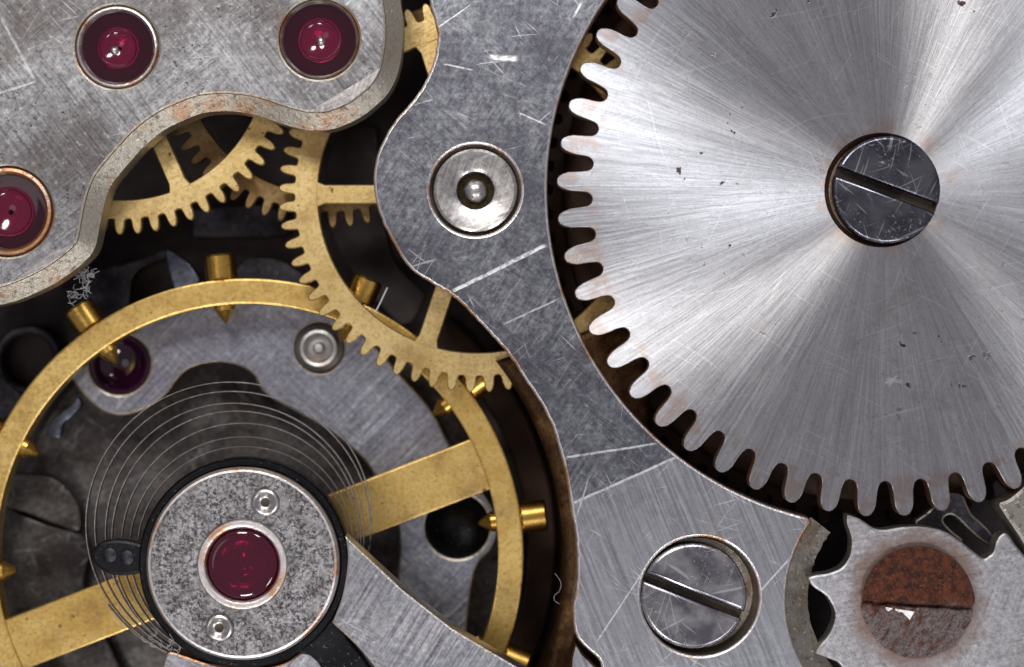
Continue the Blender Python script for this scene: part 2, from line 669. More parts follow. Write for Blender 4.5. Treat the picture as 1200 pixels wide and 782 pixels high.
def speckled_steel():
    g = G('pitted_cap_steel')
    p = g.pos()
    b = g.noise(p, 4.0, 3.0, 0.6)
    col = g.mix(g.map(b, 0.35, 0.65), (0.25, 0.235, 0.23), (0.46, 0.445, 0.45))
    n1 = g.noise(p, 21.0, 6.0, 0.80)
    sp = g.math('MULTIPLY', g.map(n1, 0.45, 0.54), g.map(g.noise(p, 5.0, 3.0, 0.6), 0.30, 0.58, 0.35, 1.0))
    col = g.mix(g.math('MULTIPLY', sp, 0.92), col, (0.045, 0.042, 0.055))
    n2 = g.noise(g.vmath('ADD', p, (5, 5, 0)), 34.0, 2.0, 0.6)
    col = g.mix(g.map(n2, 0.64, 0.72, 0.0, 0.8), col, (0.80, 0.80, 0.82))
    return g.finish(col, g.mixf(sp, 0.42, 0.62), g.math('SUBTRACT', n2, g.math('MULTIPLY', sp, 0.8)), 0.28, 1.0, 0.015)


M['ratchet'] = ratchet_steel()
M['rust'] = rust_metal()
M['speckled'] = speckled_steel()
BX = lambda px, py: W(px, py, 0)
M['barrel'] = steel('barrel_bridge_steel', (0.315, 0.322, 0.352), (0.115, 0.116, 0.136), 0.42, 58, -40, 0.28, 0.6, 0.6, 0.25, 0.35,
                    segs=[(BX(531, 341), BX(640, 287), 0.030, 0.9), (BX(672, 590), BX(792, 536), 0.020, 0.65), (BX(590, 380), BX(655, 350), 0.014, 0.5),
                          (BX(664, 536), BX(770, 520), 0.018, 0.6), (BX(690, 560), BX(676, 605), 0.014, 0.5), (BX(573, 66), BX(607, 69), 0.045, 0.85),
                          (BX(480, 55), BX(552, 5), 0.012, 0.5), (BX(700, 752), BX(760, 660), 0.012, 0.5), (BX(885, 700), BX(925, 655), 0.014, 0.6),
                          (BX(608, 132), BX(640, 146), 0.014, 0.6), (BX(672, 20), BX(682, 0), 0.022, 0.6), (BX(520, 75), BX(555, 82), 0.014, 0.5)],
                    mott=0.75, zones=[(BX(792, 536), BX(672, 590), -68, (0.40, 0.405, 0.43))], fine=30.0)
TX = lambda px, py: (W(px, py, 0.06)[0] - W(200, 60, 0.06)[0], W(px, py, 0.06)[1] - W(200, 60, 0.06)[1])
M['train'] = steel('train_bridge_steel', (0.37, 0.37, 0.38), (0.16, 0.148, 0.143), 0.42, -52, 38, 0.5, 0.9, 0.35, 0.30, 0.7, seed=11.0, fine=30.0,
                   stainc=(0.20, 0.155, 0.14),
                   segs=[(TX(2, 22), TX(41, 94), 0.026, 0.28), (TX(41, 95), TX(-10, 113), 0.022, 0.32)])
M['cock'] = steel('cock_steel', (0.48, 0.48, 0.50), (0.31, 0.31, 0.33), 0.40, 58, -30, 0.5, 0.4, 0.55, 0.35, 0.30, seed=23.0, fine=28.0)
M['pallet'] = steel('pallet_bridge_steel', (0.44, 0.45, 0.49), (0.27, 0.27, 0.31), 0.40, 45, -42, 0.5, 0.5, 0.45, 0.3, 0.35, seed=31.0, fine=32.0,
                    stainc=(0.12, 0.08, 0.08))
M['crown'] = steel('crown_wheel_steel', (0.47, 0.47, 0.48), (0.35, 0.33, 0.33), 0.46, 10, 70, 0.25, 0.4, 0.12, 0.3, 0.35, seed=41.0, fine=26.0)
def stain_round(m, r0, r1, c, amt):
    g = G.__new__(G)
    g.m, g.nt, g.b = m, m.node_tree, m.node_tree.nodes['Principled BSDF']
    src = g.b.inputs['Base Color'].links[0].from_socket
    p = g.pos()
    r = g.vmath('LENGTH', g.vmath('MULTIPLY', p, (1, 1, 0)), out=1)
    k = g.math('MULTIPLY', g.map(g.math('ADD', r, g.math('MULTIPLY', g.math('SUBTRACT', g.noise(p, 3.0, 4.0, 0.7), 0.5), 0.5)), r0, r1, amt, 0.0), 1.0)
    g.put(g.b.inputs['Base Color'], g.mix(k, src, c))


stain_round(M['crown'], 0.66, 0.92, (0.20, 0.12, 0.09), 0.75)
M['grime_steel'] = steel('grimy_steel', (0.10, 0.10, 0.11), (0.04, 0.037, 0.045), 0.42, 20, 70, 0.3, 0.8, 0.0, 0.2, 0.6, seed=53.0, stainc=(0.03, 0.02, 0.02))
M['blue_steel'] = steel('bluish_steel', (0.20, 0.22, 0.27), (0.07, 0.075, 0.105), 0.30, 20, 70, 0.3, 0.4, 0.0, 0.2, 0.4, seed=63.0, stainc=(0.03, 0.03, 0.05))
M['bright_steel'] = steel('turned_steel', (0.66, 0.63, 0.60), (0.48, 0.45, 0.43), 0.30, 20, 70, 0.25, 0.4, 0.35, 0.2, 0.3, seed=73.0, fine=22.0)
M['edge_brown'] = worn_edge('worn_brown_edge', (0.42, 0.38, 0.32), (0.40, 0.25, 0.16), 0.42, darkamt=0.5)
M['edge_copper'] = worn_edge('worn_copper_edge', (0.46, 0.36, 0.29), (0.55, 0.28, 0.14), 0.38, (0.38, 0.58))
M['edge_steel'] = worn_edge('worn_steel_edge', (0.55, 0.53, 0.52), (0.46, 0.38, 0.32), 0.36, (0.5, 0.7), darkamt=0.4)
M['edge_mix'] = worn_edge('worn_setting_edge', (0.80, 0.75, 0.73), (0.64, 0.38, 0.24), 0.34, (0.50, 0.64), darkamt=0.30)
M['edge_rough'] = worn_edge('rough_recess_wall', (0.30, 0.28, 0.25), (0.24, 0.19, 0.15), 0.5, darkamt=0.75)
M['brass_rim'] = brass('wheel_brass', seed=2.0)
M['brass_bal'] = brass('balance_brass', (0.84, 0.60, 0.22), (0.68, 0.44, 0.13), 0.38, 0.75, 0.6, seed=7.0)
M['brass_dim'] = brass('dim_brass', (0.30, 0.21, 0.10), (0.19, 0.12, 0.055), 0.48, 0.5, 0.8, seed=13.0)  # darker brass colours for the lower gear and the collet
M['gold'] = brass('screw_brass', (0.74, 0.47, 0.12), (0.60, 0.34, 0.07), 0.26, 0.2, 0.35, seed=19.0, bump=0.05)
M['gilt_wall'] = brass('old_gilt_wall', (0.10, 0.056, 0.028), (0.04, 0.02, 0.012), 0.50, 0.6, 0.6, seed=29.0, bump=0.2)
M['dark'] = dark_metal('depth_shaded_plate')  # near-black colour stands in for the shade deep in the movement
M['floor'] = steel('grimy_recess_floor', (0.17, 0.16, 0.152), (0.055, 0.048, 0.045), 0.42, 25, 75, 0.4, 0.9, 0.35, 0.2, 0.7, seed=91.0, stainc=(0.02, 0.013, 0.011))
M['black'] = dark_metal('black_oxide', (0.020, 0.020, 0.022), (0.010, 0.010, 0.012), 0.42, 0.9, 1.0)
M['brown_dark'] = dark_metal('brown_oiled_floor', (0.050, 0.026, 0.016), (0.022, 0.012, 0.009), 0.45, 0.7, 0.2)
M['screw'] = screw_metal('dark_screw_steel')
M['screw2'] = screw_metal('polished_screw_steel', (0.52, 0.51, 0.53), (0.20, 0.19, 0.22), 0.27, 0.8, 5.0)
M['slot'] = dark_metal('slot_grime', (0.11, 0.09, 0.07), (0.03, 0.024, 0.02), 0.5, 0.8, 0.7)
M['ruby'] = ruby('ruby')
M['ruby_dark'] = ruby('dark_ruby', (0.030, 0.0015, 0.008), 0.08)
M['ruby_cup'] = ruby('ruby_cup', (0.15, 0.018, 0.038), 0.10)
M['ruby_violet'] = ruby('violet_ruby', (0.030, 0.004, 0.022), 0.06)
M['ruby_bowl'] = ruby('ruby_bowl', (0.40, 0.012, 0.10), 0.10, (0.30, 0.008, 0.07))
M['ruby_bowl'].node_tree.nodes['Principled BSDF'].inputs['Transmission Weight'].default_value = 0.75
M['ruby_cap'] = ruby('cap_ruby', (0.105, 0.0002, 0.030), 0.06, (0.060, 0.0002, 0.016))
M['ruby_clear'] = ruby('clear_ruby', (0.30, 0.0006, 0.075), 0.03, (0.22, 0.0005, 0.055))
M['ruby_clear'].node_tree.nodes['Principled BSDF'].inputs['Transmission Weight'].default_value = 0.85
M['ruby_clear'].node_tree.nodes['Principled BSDF'].inputs['IOR'].default_value = 1.6
M['hair'] = steel('spring_steel', (0.56, 0.51, 0.47), (0.30, 0.26, 0.23), 0.30, 0, 90, 0.0, 0.0, 0.0, 0.0, 0.3, seed=83.0)
g_ = G('lint')
M['lint'] = g_.finish((0.42, 0.42, 0.43), 0.9, None, 0, 0.0)
del g_

# ------------------------------------------------------------------ setting: the movement's main plate
mb = MB()
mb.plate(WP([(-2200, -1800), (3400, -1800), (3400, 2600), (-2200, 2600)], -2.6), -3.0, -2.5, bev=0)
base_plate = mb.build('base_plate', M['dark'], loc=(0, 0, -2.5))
tag(base_plate, 'main plate at the bottom of the movement, coloured dark for the shade of its depth', None, kind='structure')

BAL = W(290, 650, -1.1)          # balance axis
RAT = W(1036, 222, 0)            # ratchet wheel axis
CRW = W(1075, 704, 0)            # crown wheel axis

# gilt wall of the balance recess, under the barrel bridge
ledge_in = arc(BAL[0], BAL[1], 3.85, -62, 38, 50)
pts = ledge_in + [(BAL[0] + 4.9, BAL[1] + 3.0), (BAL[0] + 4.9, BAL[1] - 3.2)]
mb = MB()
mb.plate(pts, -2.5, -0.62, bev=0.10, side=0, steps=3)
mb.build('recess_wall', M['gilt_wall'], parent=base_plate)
# stepped floor ring inside the recess
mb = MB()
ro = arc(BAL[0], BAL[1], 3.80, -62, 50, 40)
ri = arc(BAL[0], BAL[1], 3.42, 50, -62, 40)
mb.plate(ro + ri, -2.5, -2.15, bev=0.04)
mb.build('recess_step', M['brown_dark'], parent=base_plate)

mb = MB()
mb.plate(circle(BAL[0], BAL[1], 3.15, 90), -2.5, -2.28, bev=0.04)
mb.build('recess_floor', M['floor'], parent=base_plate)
# rim of the main plate showing below the bridge corner
mb = MB()
mb.plate(WP([(674, 752), (684, 766), (701, 783), (704, 850), (668, 850), (668, 772)], -0.06), -1.0, -0.06, bev=0.03, side=1)
mb.build('plate_rim', [M['barrel'], M['gilt_wall']], parent=base_plate)

# ------------------------------------------------------------------ barrel bridge
left = [(430, -420, 'c'), (488, -180), (500, -70), (502, -20), (503, 0), (509, 22), (512.5, 40), (511, 58), (507, 76), (495.5, 100), (480, 122), (460, 145), (445, 173), (438.5, 200), (439, 228), (447, 257),
        (462, 287), (481, 315), (506, 332), (526, 344), (540, 355), (556, 372), (577, 394), (596, 416), (614, 443), (632, 470), (647, 499),
        (656, 529), (664, 562), (669, 595), (674, 622), (676, 650), (676, 680), (672, 706), (671, 722), (675, 744), (686, 759), (701, 773), (705, 790), (706, 860), (700, 1050, 'c')]
outline = spline(left, 5, closed=False)
outline = [(x + random.uniform(-.45, .45), y + random.uniform(-.45, .45)) for x, y in outline]     # knocks along the edge
crown_arc = arc(1075, 704, 154, 92, 216.5, 44)        # image angles, y down
rat_arc = arc(1036, 222, 394.5, 103.0, 236, 90)
barrel_out = outline + [(1069, 1050)] + crown_arc + rat_arc + [(860, -420), (640, -440)]
mb = MB()
mb.plate(WP(barrel_out), -0.60, 0.0,
         holes=[circle(*W(820, 699), S(69.5), 64), circle(*W(557, 223), S(53.5), 56)],
         bev=0.034, side=1, bevmat=1, steps=3)
barrel_bridge = mb.build('barrel_bridge', [M['barrel'], M['edge_mix']], loc=(0, 0, 0))
tag(barrel_bridge, 'wide scratched blue-grey steel bridge curving down the middle between the balance and the big wheel', 'bridge')

# counterbore of the bridge screw
c = W(820, 699)
mb = MB()
mb.lathe([(0.02, -0.34), (0.655, -0.34), (0.675, -0.30), (0.694, -0.06)], c[0], c[1], 64)
mb.build('counterbore', M['edge_brown'], parent=barrel_bridge, loc=(c[0], c[1], 0))

# pressed-in bush with the wheel's pivot end
c = W(557, 223)
mb = MB()
mb.lathe([(0.205, -0.30), (0.205, -0.10), (0.225, -0.055), (0.27, -0.035), (0.455, -0.015), (0.485, -0.03), (0.50, -0.07), (0.50, -0.40)], c[0], c[1], 64)
bush = mb.build('bush', M['bright_steel'], parent=barrel_bridge, loc=(c[0], c[1], 0))
mb = MB()
mb.lathe([(0.51, -0.10), (0.534, -0.09)], c[0], c[1], 64)
mb.build('bush_seam', M['slot'], parent=bush, loc=(c[0], c[1], 0))

# sloping wall of the crown wheel recess
mb = MB()
n0 = arc(CRW[0], CRW[1], 1.575, -90, -218, 60)
n1 = arc(CRW[0], CRW[1], 1.43, -90, -218, 60)
n2 = arc(CRW[0], CRW[1], 1.25, -90, -218, 60)
rg = []
for ps, z in ((n0, -0.10), (n1, -0.16), (n2, -0.24), (n2, -0.62)):
    rg.append([mb.bm.verts.new((x + random.uniform(-.008, .008), y + random.uniform(-.008, .008), z + random.uniform(-.012, .012))) for x, y in ps])
for a, b in zip(rg, rg[1:]):
    for i in range(len(a) - 1):
        mb.bm.faces.new((a[i], b[i], b[i + 1], a[i + 1]))
mb.build('recess_ledge', M['edge_rough'], parent=barrel_bridge)

# ------------------------------------------------------------------ wheels
BRASS_TOOTH = [(-0.5, 0.0), (-0.36, 0.02), (-0.30, 0.12), (-0.275, 0.38), (-0.25, 0.58), (-0.18, 0.84), (-0.07, 0.99), (0.07, 0.99), (0.18, 0.84), (0.25, 0.58),
               (0.275, 0.38), (0.30, 0.12), (0.36, 0.02)]
RATCHET_TOOTH = [(-0.5, 0.0), (-0.43, 0.015), (-0.36, 0.06), (-0.305, 0.15), (-0.275, 0.30), (-0.26, 0.50), (-0.24, 0.68), (-0.195, 0.84), (-0.125, 0.955), (-0.045, 0.998),
                 (0.045, 0.998), (0.125, 0.955), (0.195, 0.84), (0.24, 0.68), (0.26, 0.50), (0.275, 0.30), (0.305, 0.15), (0.36, 0.06), (0.43, 0.015)]


def toothed(cx, cy, n, phase, r0, r1, prof, jit=0.0):
    out = []
    p = 360.0 / n
    for k in range(n):
        ja, jr = random.uniform(-jit, jit), random.uniform(-jit, jit)
        for f, h in prof:
            a = R(phase + (k + f + (ja if h > 0.3 else 0)) * p)
            r = r0 + (r1 - r0) * h * (1 + jr)
            out.append((cx + r * math.cos(a), cy + r * math.sin(a)))
    return out


def train_wheel(name, label, axis, z, thick, n, phase, rt, rr, ri, spokes, sw, mat, top, group):
    t = empty(name, (axis[0], axis[1], z - thick), label, 'gear', group)
    mb = MB()
    mb.plate(toothed(axis[0], axis[1], n, phase, rr, rt, BRASS_TOOTH, 0.02), z - thick, z, holes=[circle(axis[0], axis[1], ri, 120)], bev=0.012, steps=1)
    mb.build('toothed_rim', mat, t)
    mb = MB()
    mb.plate(circle(axis[0], axis[1], 0.42, 48), z - thick + 0.004, z - 0.006, holes=[circle(axis[0], axis[1], 0.10, 20)], bev=0.012, steps=1)
    mb.build('hub', mat, t)
    for a in spokes:
        ca, sa = math.cos(R(a)), math.sin(R(a))
        w0, w1 = sw * 1.0, sw
        pr = [(0.36, -w0), (ri - 0.09, -w1), (ri - 0.02, -w1 * 1.25), (ri + 0.03, -w1 * 1.5), (ri + 0.03, w1 * 1.5), (ri - 0.02, w1 * 1.25), (ri - 0.09, w1), (0.36, w0)]
        mb = MB()
        mb.plate([(axis[0] + x * ca - y * sa, axis[1] + x * sa + y * ca) for x, y in pr], z - thick + 0.004, z - 0.004, bev=0.012, steps=1)
        mb.build('spoke', mat, t)
    mb = MB()
    mb.rod([(0, 0.0), (0, 0.09), (-z - 0.45 + top, 0.09), (-z - 0.40 + top, 0.06), (-z - 0.12 + top, 0.055), (-z - 0.09 + top, 0.03), (-z - 0.08 + top, 0.0)],
           (axis[0], axis[1], z), (0, 0, 1), 20)
    mb.build('arbor', M['bright_steel'], t)
    return t


AX_A, AX_B, AX_C = W(557, 223), W(138, 56), W(375, 47)
AX_B = W(143, 66, -0.62)
GRP = 'brass wheels of the gear train'
zA = -0.74
third = train_wheel('third_wheel', 'bright brass gear with two visible spokes, its teeth crossing over the balance rim', AX_A, zA, 0.12, 64, 178.2,
                    S(232, zA), S(213, zA), S(186, zA), [-180, -180 + 71.5, -180 - 72], 0.115, M['brass_rim'], -0.10, GRP)
zB = -0.66
fourth = train_wheel('fourth_wheel', 'brass gear with one visible spoke in the opening under the upper left bridge', AX_B, zB, 0.12, 60, -91.2,
                     S(208, zB), S(190, zB), S(168, zB), [-66.5, -66.5 + 72, -66.5 + 144, -66.5 - 72, -66.5 - 144], 0.105, M['brass_rim'], 0.02, GRP)
zC = -1.02
second = train_wheel('escape_wheel', 'dim brass gear partly hidden behind the bright brass gear', AX_C, zC, 0.12, 62, -94.0,
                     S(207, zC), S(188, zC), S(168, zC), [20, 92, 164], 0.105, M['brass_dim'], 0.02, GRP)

# pivot end standing in the bush (part of the bright gear)
mb = MB()
z0 = -0.27
mb.lathe([(0.0, -0.015), (0.06, -0.022), (0.10, -0.05), (0.135, -0.10), (0.145, -0.16), (0.145, -0.42)], AX_A[0], AX_A[1], 32)
mb.build('pivot', M['bright_steel'], third)

# ratchet wheel -----------------------------------------------------
zt = 0.02
mb = MB()
mb.plate(toothed(RAT[0], RAT[1], 53, 178.5, 3.42, 3.83, RATCHET_TOOTH, 0.012), -0.30, zt, holes=[circle(RAT[0] - 0.03, RAT[1] - 0.01, 0.665, 72)], bev=0.008, side=1, bevmat=0, steps=1)
ratchet = mb.build('ratchet_wheel', [M['ratchet'], M['edge_copper']], loc=(RAT[0], RAT[1], -0.3))
tag(ratchet, 'large silver steel wheel with sunburst grinding and rounded teeth, filling the upper right', 'gear')
mb = MB()
mb.lathe([(0.30, -0.16), (0.60, -0.14), (0.672, -0.05)], RAT[0] - 0.03, RAT[1] - 0.01, 64)
mb.build('hub_seat', M['edge_copper'], ratchet)

# mainspring barrel below it
mb = MB()
mb.lathe([(0.2, -1.0), (3.62, -1.0), (3.72, -1.04), (3.74, -1.15), (3.74, -1.9)], RAT[0], RAT[1], 160)
barrel = mb.build('mainspring_barrel', M['brown_dark'], loc=(RAT[0], RAT[1], -1.9))
tag(barrel, 'dark brown drum glimpsed between the teeth under the large silver wheel', 'barrel')
mb = MB()
mb.plate(toothed(RAT[0], RAT[1], 84, 1.0, 3.86, 4.06, BRASS_TOOTH), -1.6, -1.30, holes=[circle(RAT[0], RAT[1], 3.70, 140)], bev=0.01, steps=1)
mb.build('barrel_teeth', M['brown_dark'], barrel)


# screws ------------------------------------------------------------
def slotted_head(name, label, c, r, ztop, slot_deg, slot_w, mat, depth=0.16, height=0.30, dz=(0, 0), dome=0.03, group='slotted screws', offs=0.0):
    t = empty(name, (c[0], c[1], ztop - height), label, 'screw', group)
    mb = MB()
    ca, sa = math.cos(R(slot_deg)), math.sin(R(slot_deg))
    for k, sgn in enumerate((1, -1)):
        y0 = slot_w / 2 + sgn * offs
        a0 = math.degrees(math.asin(max(-0.9, min(0.9, y0 / r))))
        half = arc(0, 0, r, a0, 180 - a0, 40)
        pts = [(c[0] + x * ca - sgn * y * sa, c[1] + x * sa + sgn * y * ca) for x, y in half]
        mb.plate(pts, ztop - height, ztop + dz[k], bev=dome, side=0, steps=3)
    mb.build('head', mat, t, loc=(c[0], c[1], ztop - height))
    mb = MB()
    mb.lathe([(0.0, ztop - depth), (r * 0.985, ztop - depth), (r * 0.985, ztop - height)], c[0], c[1], 48)
    mb.build('slot_floor', M['slot'], t)
    return t


slotted_head('slotted_screw', 'black steel screw with a diagonal slot at the hub of the large silver wheel', W(1038, 223), 0.625, 0.10, -20.5, 0.112, M['screw'], dome=0.035)
slotted_head('slotted_screw', 'polished dark screw set in a round recess near the bottom of the wide steel bridge', W(813, 699), 0.625, -0.02, -21.5, 0.085, M['screw2'], dome=0.05)

# crown wheel -------------------------------------------------------
cw = [(992.4, 603, 'c'), (999, 604.5), (1010, 609), (1023, 618), (1036, 620.6), (1056, 617.5), (1080, 616.7), (1103, 621), (1121, 630.5), (1141, 646), (1152, 654), (1158, 652),
      (1164, 646), (1167.5, 634), (1173.5, 626), (1181, 625.5), (1189, 636.7), (1201, 651), (1225, 680), (1238, 720), (1232, 770), (1210, 810), (1160, 845), (1100, 855),
      (1030, 845), (990, 825, 'c'), (993, 800), (985, 780), (972, 772.6), (955, 766.5, 'c'), (959, 758), (972, 742), (978.5, 721), (969.5, 700.5), (953, 688), (946.5, 676.5, 'c'), (958, 673.5),
      (971, 671.5), (986, 665), (995.5, 651), (997.5, 632), (992, 613)]
mb = MB()
mb.plate(WP(spline(cw, 5), -0.05), -0.34, -0.05, bev=0.03, side=1, bevmat=0)
crown = mb.build('crown_wheel', [M['crown'], M['edge_rough']], loc=(CRW[0], CRW[1], -0.34))
tag(crown, 'dull grey steel wheel with coarse hooked teeth around the rusty screw at lower right', 'gear')
c = W(1076, 706, 0)
rusty = empty('slotted_screw', (c[0], c[1], -0.2), 'rust-brown corroded screw in the centre of the small grey wheel at lower right', 'screw', 'slotted screws')
mb = MB()
RR, nr, na = 0.655, 46, 150
prev = None
for i in range(nr + 2):
    rr = RR * min(1.0, 0.012 + i / nr)
    ringv = []
    for k in range(na):
        a = 2 * math.pi * k / na
        wob = 1 + 0.018 * mnoise.noise(Vector((math.cos(a) * 3, math.sin(a) * 3, 4.0)))
        x, y = rr * wob * math.cos(a), rr * wob * math.sin(a)
        xs, ys = x * math.cos(R(-3.5)) + y * math.sin(R(-3.5)), -x * math.sin(R(-3.5)) + y * math.cos(R(-3.5))
        edge = max(0.0, (rr / RR - 0.80) / 0.20)
        z = 0.09 - 0.075 * edge * edge
        q = Vector((x * 9, y * 9, 1.7))
        lump = mnoise.fractal(q, 1.0, 2.1, 4)
        sl = ys + 0.03 + 0.014 * mnoise.noise(Vector((x * 5, 0.0, 8.0)))
        if sl > 0.0:
            z += 0.028 * lump + 0.012
        else:
            z += 0.014 * lump - 0.02 + 0.055 * sl
            u = xs * 0.8 + ys * 0.6                      # broken, faceted metal
            z += 0.022 * (abs(((u * 4.2) % 1.0) - 0.5))
        if abs(sl) < 0.026:
            z -= 0.09 * (1 - abs(sl) / 0.026) ** 0.5
        if i == nr + 1:
            z = -0.2
        ringv.append(mb.bm.verts.new((c[0] + x, c[1] + y, z)))
    if prev is not None:
        mb.bridge(prev, ringv)
    else:
        mb.bm.faces.new(ringv)
    prev = ringv
mb.build('head', M['rust'], rusty, loc=(c[0], c[1], -0.2), sharp=40)
# bright facet where the rust has broken away
mb = MB()
fp = [W(1036, 711), W(1070, 716), W(1058, 739), W(1043, 733)]
lo = [mb.bm.verts.new((x, y, -0.05)) for x, y in fp]
hi = [mb.bm.verts.new((c[0] + (x - c[0]) * 0.985, c[1] + (y - c[1]) * 0.985, 0.092 + 0.16 * (y - fp[1][1]) + 0.10 * (x - fp[1][0]))) for x, y in fp]
mb.bridge(hi, lo)
mb.bm.faces.new(hi)
mb.build('bare_facet', M['edge_steel'], rusty)

# click and its spring behind the crown wheel
mb = MB()
mb.plate(WP(spline([(1072, 612), (1084, 602), (1098, 590), (1112, 578), (1128, 580), (1134, 592), (1140, 603), (1150, 612), (1160, 622), (1166, 633), (1162, 640), (1150, 634), (1136, 622),
                    (1124, 610), (1114, 604), (1106, 610), (1116, 622), (1128, 632), (1124, 638), (1100, 634), (1080, 626)], 4), -0.38), -0.56, -0.38, bev=0.03, side=1)
click_spring = mb.build('click_spring', [M['grime_steel'], M['edge_rough']], loc=(*W(1120, 610), -0.56))
tag(click_spring, 'dull grey curved spring blade squeezed between the large wheel and the small grey wheel', 'spring')
mb = MB()
mb.plate(WP(spline([(1170, 590), (1184, 583), (1210, 560, 'c'), (1260, 560, 'c'), (1260, 680, 'c'), (1212, 668, 'c'), (1200, 640), (1184, 615), (1176, 603)], 4), -0.02), -0.5, -0.02, bev=0.05, side=0)
click = mb.build('click', M['edge_rough'], loc=(*W(1200, 610), -0.5))
tag(click, 'rough brownish steel pawl at the right edge below the large wheel', 'pawl')

# ------------------------------------------------------------------ train bridge
inner = [(449, -70, 'c'), (449, -30), (449.5, 0), (452, 20), (452.5, 40), (450.5, 62), (446, 82), (438, 97), (427, 108), (413, 119), (397, 127), (381, 132), (361, 132), (343, 128), (326, 122.5),
         (301, 114.5), (276, 110.5), (254, 110), (230, 113), (205, 122.5), (180, 135), (154, 156), (133, 179), (117, 198), (108, 213), (101, 233), (96, 257), (91, 282), (82, 293), (70, 303),
         (47, 318), (16, 332), (0, 337), (-40, 344), (-90, 345, 'c')]
tb = spline(inner, 5, closed=False) + [(-420, 345), (-420, -420), (380, -420), (440, -200)]
zT = 0.06
jw = {'a': (137, 55), 'b': (374, 46), 'c': (9, 248)}
rings = {'a': 49, 'b': 47, 'c': 53}
mb = MB()
mb.plate(WP(tb, zT), -0.50, zT, holes=[circle(*W(*jw[k], zT), S(rings[k], zT), 56) for k in jw], bev=0.03, side=1, bevmat=1, flare=0.19, flare_z=-0.09, steps=2)
train = mb.build('train_bridge', [M['train'], M['edge_brown']], loc=(*W(200, 60, zT), -0.5))
tag(train, 'grey brushed steel bridge holding three red jewels, filling the upper left', 'bridge')


def jewel(parent, c, z, ro, rj, mring, mjewel, mcup, cup=0.30, lab=None, hump=0.010):
    """turned setting with a ruby bearing in it"""
    mb = MB()
    mb.lathe([(rj, z - 0.30), (rj, z - 0.05), (rj + 0.012, z - 0.018), (rj + (ro - rj) * 0.45, z + hump), (ro - 0.02, z + 0.004), (ro, z - 0.03), (ro, z - 0.3)], c[0], c[1], 64)
    s = mb.build('jewel_setting', mring, parent, loc=(c[0], c[1], z))
    mb = MB()
    rc = rj * cup / 0.45
    prof = [(rj - 0.001, z - 0.085), (rj - 0.05, z - 0.088), (rc + 0.06, z - 0.094), (rc + 0.02, z - 0.096), (rc, z - 0.097)]
    mis = [0] * (len(prof) - 1)
    prof += [(rc - 0.010, z - 0.080), (rc - 0.026, z - 0.080), (rc - 0.045, z - 0.11)]
    mis += [1, 1, 1]
    for k in range(1, 9):
        t = k / 8
        rr = (rc - 0.045) * (1 - t)
        prof.append((max(rr, 0.05) if k == 8 else rr, z - 0.11 - 0.062 * math.sin(t * math.pi / 2)))
        mis.append(1)
    prof += [(0.05, z - 0.27), (rc, z - 0.27), (rc + 0.02, z - 0.27), (rj - 0.001, z - 0.27), (rj - 0.001, z - 0.085)]
    mis += [1, 1, 1, 0, 0]
    mb.lathe(prof, c[0], c[1], 56, mis=mis)
    j = mb.build('jewel', [mjewel, mcup], s, loc=(c[0], c[1], z), sharp=50)
    mb = MB()
    mb.lathe([(0.055, z - 0.33), (0.15, z - 0.325), (rj, z - 0.29)], c[0], c[1], 40)
    mb.build('jewel_reflector', M['bright_steel'], s)  # bright disc added behind the stone to send light back through it
    return s


jewel(train, W(*jw['a'], zT), zT, S(rings['a'], zT) - 0.004, 0.415, M['edge_mix'], M['ruby_dark'], M['ruby_bowl'], 0.27)
jewel(train, W(*jw['b'], zT), zT, S(rings['b'], zT) - 0.004, 0.425, M['edge_mix'], M['ruby_dark'], M['ruby_bowl'], 0.28)
jewel(train, W(*jw['c'], zT), zT, S(rings['c'], zT) - 0.004, 0.43, M['edge_copper'], M['ruby_dark'], M['ruby_bowl'], 0.31)

# polished flats at the bridge's rounded corners
for pts in ([(362, 131), (446, 80), (437, 97), (413, 118), (397, 126), (381, 131)], [(88, 285), (60, 296), (20, 326), (16, 330), (47, 316), (70, 301), (81, 291)]):
    mb = MB()
    mb.plate(WP(pts, zT + 0.004), zT - 0.02, zT + 0.004, bev=0.003, steps=1)
    mb.build('polished_flat', M['bright_steel'], train)

# ------------------------------------------------------------------ pallet bridge (under the balance)
zP = -1.62
pal = [(86, 430, 'c'), (84, 442), (94, 458), (113, 477), (133, 486), (155, 485), (179, 475), (196, 461), (206, 447), (219, 434), (238, 427), (259, 425), (281, 430), (297, 440),
       (312, 463), (352, 486), (389, 508), (423, 536), (440, 560), (462, 600), (468, 640), (466, 690), (470, 740, 'c'), (545, 760, 'c'), (548, 726), (553, 685), (561, 660), (578, 643), (584, 616), (573, 585), (548, 555), (526, 520),
       (505, 480), (470, 440), (430, 395), (380, 362), (320, 347), (260, 345), (200, 352), (150, 370), (110, 400)]
mb = MB()
mb.plate(WP(spline(pal, 5), zP), -2.5, zP, holes=[circle(*W(140, 427, zP), S(36, zP), 40), circle(*W(536, 617, zP), S(38, zP), 40), circle(*W(374, 408, zP), S(29, zP), 40)],
         bev=0.03, side=1, bevmat=1)
palb = mb.build('pallet_bridge', [M['pallet'], M['edge_brown']], loc=(*W(330, 430, zP), -2.5))
tag(palb, 'low silver plate with cross brushing seen inside the balance ring', 'bridge')
c = W(140, 427, zP)
mb = MB()
prof = [(S(36, zP), zP - 0.02), (S(34, zP), zP + 0.01), (0.30, zP - 0.03)]
prof += [(0.30 * math.cos(k / 8 * math.pi / 2), zP - 0.03 - 0.16 * math.sin(k / 8 * math.pi / 2)) for k in range(1, 8)] + [(0.0, zP - 0.19)]
mb.lathe(prof, c[0], c[1], 48)
mb.build('jewel', M['ruby_violet'], palb, loc=(c[0], c[1], zP), sharp=60)
c = W(536, 617, zP)
mb = MB()
